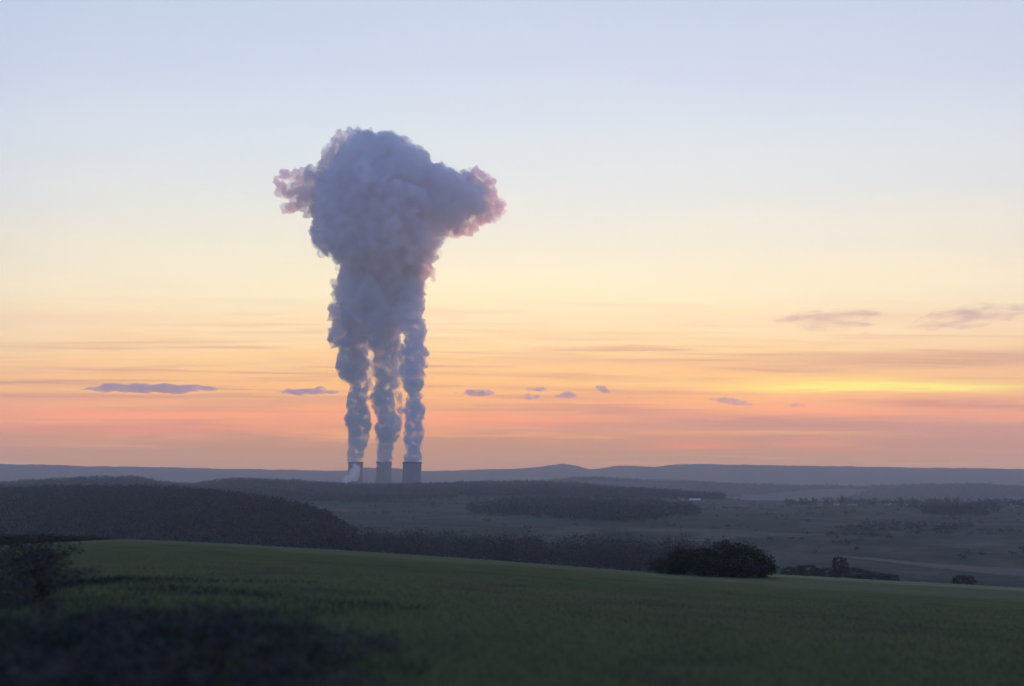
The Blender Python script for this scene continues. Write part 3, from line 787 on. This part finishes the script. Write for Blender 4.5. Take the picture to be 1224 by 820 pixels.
# ------------------------------------------------------------------ small far clouds, outside the haze
M_CL = volume_mat('dark_cloud', (0.86, 0.85, 0.86), 0.0075, 0.2, noise_scale=1 / 420, lo=0.36, hi=0.55, detail=5, zs=1.6); M_CL.cycles.volume_step_rate = 0.1
M_CLW = volume_mat('thin_cloud', (0.88, 0.86, 0.83), 0.006, 0.2, noise_scale=1 / 380, lo=0.42, hi=0.62, detail=6, zs=1.5); M_CLW.cycles.volume_step_rate = 0.15
def cloud(pts, label, mat=M_CL, r=42000.0, flat=0.6, seed=1, stretch=2.2):
    """pts: (px, row, radius px); flattened billows at a real height of 3 to 6 km"""
    k = r / F; base = at(pts[0][0], pts[0][1], r)
    B = []
    g_ = random.Random(seed)
    for x, y, s in pts:
        p = at(x, y, r); B.append((p.x / stretch, p.y / stretch + g_.uniform(-1, 1) * s * k * 0.3, p.z, s * k))
    B = np.array(B); cx, cy = B[0, 0], B[0, 1]
    o = cloud_mesh('cloud', B, 34.0, mat, levels=((12, 0.5), (8, 0.45)), disp=((400, 190), (130, 60)), seed=seed, minr=24, origin=B[0, :3])
    o.scale = (stretch, stretch, 1.0); o.location = (B[0, 0] * stretch, B[0, 1] * stretch, B[0, 2])
    return tag(o, label, 'cloud', 'small dark clouds low over the horizon')
def lens(x0, x1, y, h, n, seed, tilt=0.0):
    g_ = random.Random(seed); out = []
    for k in range(n):
        t = (k + 0.5) / n; e = math.sin(math.pi * t) ** 0.6
        out.append((x0 + (x1 - x0) * t, y + tilt * (t - .5) + g_.uniform(-.15, .15) * h, max(0.9, h * e * g_.uniform(0.75, 1.1))))
    return out
cloud(lens(86, 270, 464.5, 4.8, 34, 1), 'long flat lens shaped dark cloud at the left', seed=1)
cloud(lens(322, 410, 468.5, 3.4, 20, 2) + [(385, 465, 3), (344, 466, 2)], 'ragged flat dark cloud just left of the steam columns', seed=2)
cloud(lens(543, 596, 469.5, 3.6, 13, 3), 'small flat dark cloud right of the steam columns', seed=3)
cloud(lens(618, 646, 474.5, 3.4, 7, 4), 'tiny cloud below the upper one of a close pair', seed=4, stretch=1.6)
cloud(lens(630, 656, 465, 3.0, 7, 5), 'tiny cloud above the lower one of a close pair', seed=5, stretch=1.6)
cloud(lens(665, 688, 473, 3.8, 6, 6), 'compact dark tiny cloud right of the close pair', seed=6, stretch=1.6)
cloud(lens(698, 718, 473, 3.4, 6, 7) + lens(712, 730, 466, 3.4, 5, 8, 5), 'tiny hooked cloud below the glow, right of the compact one', seed=7, stretch=1.6)
cloud(lens(736, 758, 474.5, 1.9, 6, 9), 'faint short cloud streak right of the hooked cloud', mat=M_CLW, seed=9)
cloud(lens(840, 902, 480, 3.0, 14, 10, 9), 'slanting dark streak cloud under the yellow glow', mat=M_CLW, seed=10)
cloud(lens(924, 966, 485, 1.8, 10, 11, -3), 'thin dark sliver cloud in the orange band', mat=M_CLW, seed=11)
cloud(lens(1018, 1042, 398, 1.6, 5, 12), 'tiny dark sliver cloud high above the yellow glow', mat=M_CLW, seed=12)
M_CLV = volume_mat('veil_cloud', (0.74, 0.74, 0.62), 0.0013, 0.2, noise_scale=1 / 1300, lo=0.475, hi=0.72, detail=8, zs=5.0); M_CLV.cycles.volume_step_rate = 0.15
cloud(lens(925, 1062, 382, 9.5, 24, 13, -5), 'thin grey veil cloud above the yellow glow', mat=M_CLV, seed=13)
cloud(lens(1085, 1235, 379, 9.5, 26, 14, -26), 'thin grey slanting veil cloud at the right edge', mat=M_CLV, seed=14)
cloud(lens(880, 915, 377, 2.0, 7, 15, 6), 'faint small veil cloud left of the larger veils', mat=M_CLV, seed=15)

# ------------------------------------------------------------------ haze
HAZE, HALF, HTOP = 1.38e-4, 8900.0, 1600.0
m, nt = new_mat('haze_air'); b = NB(nt)
out = b.n('ShaderNodeOutputMaterial'); v = b.n('ShaderNodeVolumePrincipled')
v.inputs['Color'].default_value = (0.975, 0.96, 0.93, 1); v.inputs['Density'].default_value = HAZE; v.inputs['Anisotropy'].default_value = 0.1
b.l(v.outputs[0], out.inputs['Volume'])
bm = bmesh.new(); box(bm, -HALF, HALF, -HALF, HALF, -1.0, CZ + HTOP)
tag(mesh_bm('haze', bm, m), 'thin blue evening haze filling the valley', kind='stuff')

# ------------------------------------------------------------------ sky
W = bpy.data.worlds.new('World'); SC.world = W; W.use_nodes = True
nt = W.node_tree; nt.nodes.clear(); b = NB(nt)
wo = b.n('ShaderNodeOutputWorld'); bg = b.n('ShaderNodeBackground')
b.l(bg.outputs[0], wo.inputs[0])
sky = b.n('ShaderNodeTexSky', sky_type='NISHITA')
sky.sun_disc = False; sky.sun_elevation = R(SUN_EL); sky.sun_rotation = R(SUN_AZ)
sky.altitude = 200; sky.air_density = 1.0; sky.dust_density = 2.0; sky.ozone_density = 2.0
tc = b.n('ShaderNodeTexCoord'); gen = tc.outputs['Generated']
sx = b.n('ShaderNodeSeparateXYZ'); b.l(gen, sx.inputs[0])
azr = b.m('ARCTAN2', sx.outputs[0], sx.outputs[1])
az = b.m('MULTIPLY', azr, 180 / math.pi)
# the cloud layers run in straight strata across the west: height above the horizon measured along them
hz_ = b.m('SQRT', b.m('ADD', b.m('MULTIPLY', sx.outputs[0], sx.outputs[0]), b.m('MULTIPLY', sx.outputs[1], sx.outputs[1])))
el = b.m('MULTIPLY', b.m('ARCTAN2', sx.outputs[2], b.m('MULTIPLY', hz_, b.m('MAXIMUM', b.m('COSINE', azr), 0.7))), 180 / math.pi)
# band structure is bent a little by slow noise so the layers are not ruler straight
cv = b.n('ShaderNodeCombineXYZ'); b.l(b.m('MULTIPLY', az, 0.055), cv.inputs[0]); b.l(b.m('MULTIPLY', el, 0.45), cv.inputs[1])
st1 = b.noise(cv.outputs[0], 1.0, 6, 0.6, 0.4)
cv2 = b.n('ShaderNodeCombineXYZ'); b.l(b.m('MULTIPLY', az, 0.10), cv2.inputs[0]); b.l(b.m('MULTIPLY', el, 1.5), cv2.inputs[1]); cv2.inputs[2].default_value = 3.0
st2 = b.noise(cv2.outputs[0], 1.0, 6, 0.62, 0.5)
cv3 = b.n('ShaderNodeCombineXYZ'); b.l(b.m('MULTIPLY', az, 0.16), cv3.inputs[0]); b.l(b.m('MULTIPLY_ADD', az, -0.02, b.m('MULTIPLY', el, 3.6)), cv3.inputs[1]); cv3.inputs[2].default_value = 7.0
st3 = b.noise(cv3.outputs[0], 1.0, 7, 0.66, 0.7)
low = b.m('SUBTRACT', 1.0, b.m('DIVIDE', b.m('SUBTRACT', el, 4.0), 9.0), clamp=True)
wob = b.m('ADD', b.m('MULTIPLY', b.m('SUBTRACT', st1, 0.5), 2.2), b.m('MULTIPLY', b.m('MULTIPLY', b.m('SUBTRACT', st3, 0.5), 3.0), low))
elw = b.m('ADD', el, b.m('MULTIPLY', wob, b.m('MULTIPLY_ADD', el, 0.25, 0.35, clamp=True)))
AIR = np.array([0.26, 0.24, 0.30])      # light the air itself adds
def behind(c, el_):
    """sky radiance needed behind the haze box so that colour c (sRGB) arrives at the camera"""
    L = HTOP / math.sin(math.radians(max(el_, 0.05))); L = min(L, HALF / math.cos(math.radians(max(el_, 0))))
    T = math.exp(-HAZE * L); v_ = (np.array(lin(*c)) - AIR * (1 - T)) / T
    return tuple(np.maximum(v_, 0.0))
def rowel(y): return ray(612, y)[1] * 180 / math.pi
SK = [(562, (184, 152, 136)), (545, (184, 151, 134)), (528, (190, 149, 130)), (515, (220, 160, 104)), (500, (248, 172, 86)), (484, (244, 176, 94)), (470, (242, 186, 110)), (452, (248, 196, 128)),
      (425, (252, 214, 150)), (395, (252, 227, 174)), (350, (252, 240, 198)), (290, (243, 238, 214)), (220, (231, 235, 231)), (150, (222, 231, 237)), (80, (212, 221, 238)), (0, (203, 216, 236))]
stops = [(rowel(y) / 90, behind(c, rowel(y))) for y, c in SK]
stops = [(0.0, behind((182, 150, 142), 0.0))] + stops[1:] + [(42 / 90, lin(160, 192, 238)), (0.7, lin(118, 160, 234)), (1.0, lin(100, 148, 230))]
base = b.ramp(b.m('DIVIDE', elw, 90, clamp=True), stops)
# patches of cloud sheet: (px, row, half width px, half height px, colour, strength)
def spot(px, row, wx, wy, tilt=0.0, warp=0.8, edge=0.55):
    a0, e0 = ray(px, row); a0 = math.degrees(a0); e0 = rowel(row)
    da = b.m('SUBTRACT', az, a0); de = b.m('SUBTRACT', b.m('ADD', el, b.m('ADD', b.m('MULTIPLY', b.m('SUBTRACT', st2, 0.5), warp), b.m('MULTIPLY', b.m('SUBTRACT', st3, 0.5), 1.1))), e0)
    if tilt: de = b.m('SUBTRACT', de, b.m('MULTIPLY', da, tilt))
    u = b.m('POWER', b.m('DIVIDE', da, wx * 0.0573 * 0.93), 2); v_ = b.m('POWER', b.m('DIVIDE', de, wy * 0.0573 * 0.98), 2)
    u.node.inputs[1].default_value = 2
    return b.m('EXPONENT', b.m('MULTIPLY', b.m('ADD', u, v_), -1.0))
def absn(x): return x
colr = base
def paint(colr, f, c, k, row):
    kf = b.m('MULTIPLY', b.m('MULTIPLY', f, k), b.m('MULTIPLY_ADD', st3, 2.6, -0.3, clamp=True), clamp=True)
    return b.mix(kf, colr, (*behind(c, rowel(row)), 1))
cv4 = b.n('ShaderNodeCombineXYZ'); b.l(b.m('MULTIPLY', az, 0.06), cv4.inputs[0]); b.l(b.m('MULTIPLY_ADD', az, 0.02, b.m('MULTIPLY', el, 2.4)), cv4.inputs[1]); cv4.inputs[2].default_value = 11.0
st4 = b.noise(cv4.outputs[0], 1.0, 7, 0.6, 0.5)
band = b.m('EXPONENT', b.m('MULTIPLY', b.m('POWER', b.m('DIVIDE', b.m('SUBTRACT', el, 5.6), 4.2), 2.0), -1.0))
sf = b.n('ShaderNodeMapRange'); b.l(st4, sf.inputs[0]); sf.inputs[1].default_value = 0.48; sf.inputs[2].default_value = 0.66
colr = b.mix(b.m('MULTIPLY', b.m('MULTIPLY', sf.outputs[0], band), 0.85), colr, (*behind((196, 154, 130), 5.0), 1))
sf2 = b.n('ShaderNodeMapRange'); b.l(st4, sf2.inputs[0]); sf2.inputs[1].default_value = 0.46; sf2.inputs[2].default_value = 0.32
colr = b.mix(b.m('MULTIPLY', b.m('MULTIPLY', sf2.outputs[0], band), 0.7), colr, (*behind((255, 196, 112), 5.0), 1))
SP = [(1010, 472, 200, 15, 0.0, (255, 190, 88), 0.9), (1010, 457, 190, 8, 0.0, (255, 218, 106), 0.8), (1150, 432, 260, 9, 0.0, (206, 164, 128), 0.9), (700, 432, 260, 5, 0.0, (232, 186, 140), 0.5),
      (640, 404, 140, 3, 0.0, (240, 206, 160), 0.5), (380, 396, 160, 3, 0.02, (238, 206, 158), 0.5), (110, 380, 120, 5, 0.0, (246, 218, 172), 0.5),
      (1050, 463, 125, 4.2, 0.0, (255, 244, 96), 2.2), (980, 456, 130, 6, 0.0, (255, 222, 120), 0.6), (780, 458, 150, 4, 0.0, (250, 206, 140), 0.5),
      (1010, 492, 130, 5, -0.05, (255, 172, 106), 1.0), (1130, 490, 70, 7, -0.05, (230, 150, 112), 0.6),
      (1150, 482, 120, 5, -0.03, (196, 142, 122), 0.8), (900, 505, 260, 8, -0.01, (186, 146, 136), 0.9),
      (720, 490, 150, 7, -0.03, (196, 150, 134), 0.8), (700, 512, 150, 4, 0, (190, 152, 140), 0.5),
      (830, 532, 60, 4, 0.0, (240, 148, 100), 0.7), (960, 530, 45, 4, 0.0, (232, 148, 108), 0.5), (1040, 538, 90, 3, 0, (214, 146, 116), 0.5), (660, 505, 90, 3, 0, (228, 150, 120), .6),
      (120, 495, 260, 6, 0.0, (255, 166, 90), 0.95), (560, 500, 200, 5, 0.0, (248, 164, 96), 0.6), (150, 512, 200, 5, 0.0, (226, 146, 116), 0.7), (330, 480, 120, 6, 0.0, (206, 156, 132), 0.7), (60, 478, 120, 4, 0, (236, 160, 122), .6),
      (1220, 520, 160, 18, 0.0, (188, 146, 136), 0.8)]
for (px, row, wx, wy, tl, c_, k_) in SP:
    colr = paint(colr, spot(px, row, wx, wy, tl), c_, k_, row)
# the eastern half of the sky, away from the sunset, is darker and bluer
caz = b.m('COSINE', b.m('MULTIPLY', b.m('SUBTRACT', az, SUN_AZ), math.pi / 180))
east = b.ramp(b.m('MULTIPLY_ADD', caz, 0.5, 0.5), [(0.0, (0.22, 0.42, 0.86)), (0.35, (0.27, 0.49, 0.92)), (0.66, (0.68, 0.80, 0.98)), (0.86, (1, 1, 1))])
colr2 = b.mix(1.0, colr, east, 'MULTIPLY')
skyk = b.n('ShaderNodeVectorMath', operation='SCALE'); b.l(sky.outputs[0], skyk.inputs[0]); skyk.inputs['Scale'].default_value = 0.1
tot = b.mix(0.93, skyk.outputs[0], colr2)
b.l(tot, bg.inputs[0]); bg.inputs[1].default_value = 1.0
W.cycles.sampling_method = 'MANUAL'; W.cycles.sample_map_resolution = 1024

# ------------------------------------------------------------------ sun, just below the horizon: it only reaches the top of the steam
sl = bpy.data.lights.new('sun', 'SUN'); sl.energy = 5.0; sl.angle = R(0.6); sl.color = (1.0, 0.31, 0.22)
so = bpy.data.objects.new('sun', sl); COL.objects.link(so)
d = Vector((math.sin(R(SUN_AZ)) * math.cos(R(SUN_EL)), math.cos(R(SUN_AZ)) * math.cos(R(SUN_EL)), math.sin(R(SUN_EL))))
so.rotation_euler = d.to_track_quat('Z', 'Y').to_euler(); so.location = (0, 0, CZ + 50)

# ------------------------------------------------------------------ camera and render
cd = bpy.data.cameras.new('camera'); cam = bpy.data.objects.new('camera', cd); COL.objects.link(cam)
cd.sensor_width = 36; cd.lens = 36 * F / 1224; cd.clip_start = 0.1; cd.clip_end = 200000
cam.location = (0, 0, CZ); cam.rotation_euler = (math.pi / 2 + PITCH, 0, 0)
cd.dof.use_dof = True; cd.dof.focus_distance = 2000; cd.dof.aperture_fstop = cd.lens / 1000 / 0.12
SC.camera = cam
SC.view_settings.view_transform = 'Standard'; SC.view_settings.look = 'None'; SC.view_settings.gamma = 1.0
SC.view_settings.exposure = 0.0
cy = SC.cycles if hasattr(SC, 'cycles') else None
SC.render.engine = 'CYCLES'; cy = SC.cycles
cy.use_denoising = True; cy.max_bounces = 12; cy.volume_bounces = 8; cy.diffuse_bounces = 2; cy.transparent_max_bounces = 16
cy.use_adaptive_sampling = True; cy.adaptive_threshold = 0.02
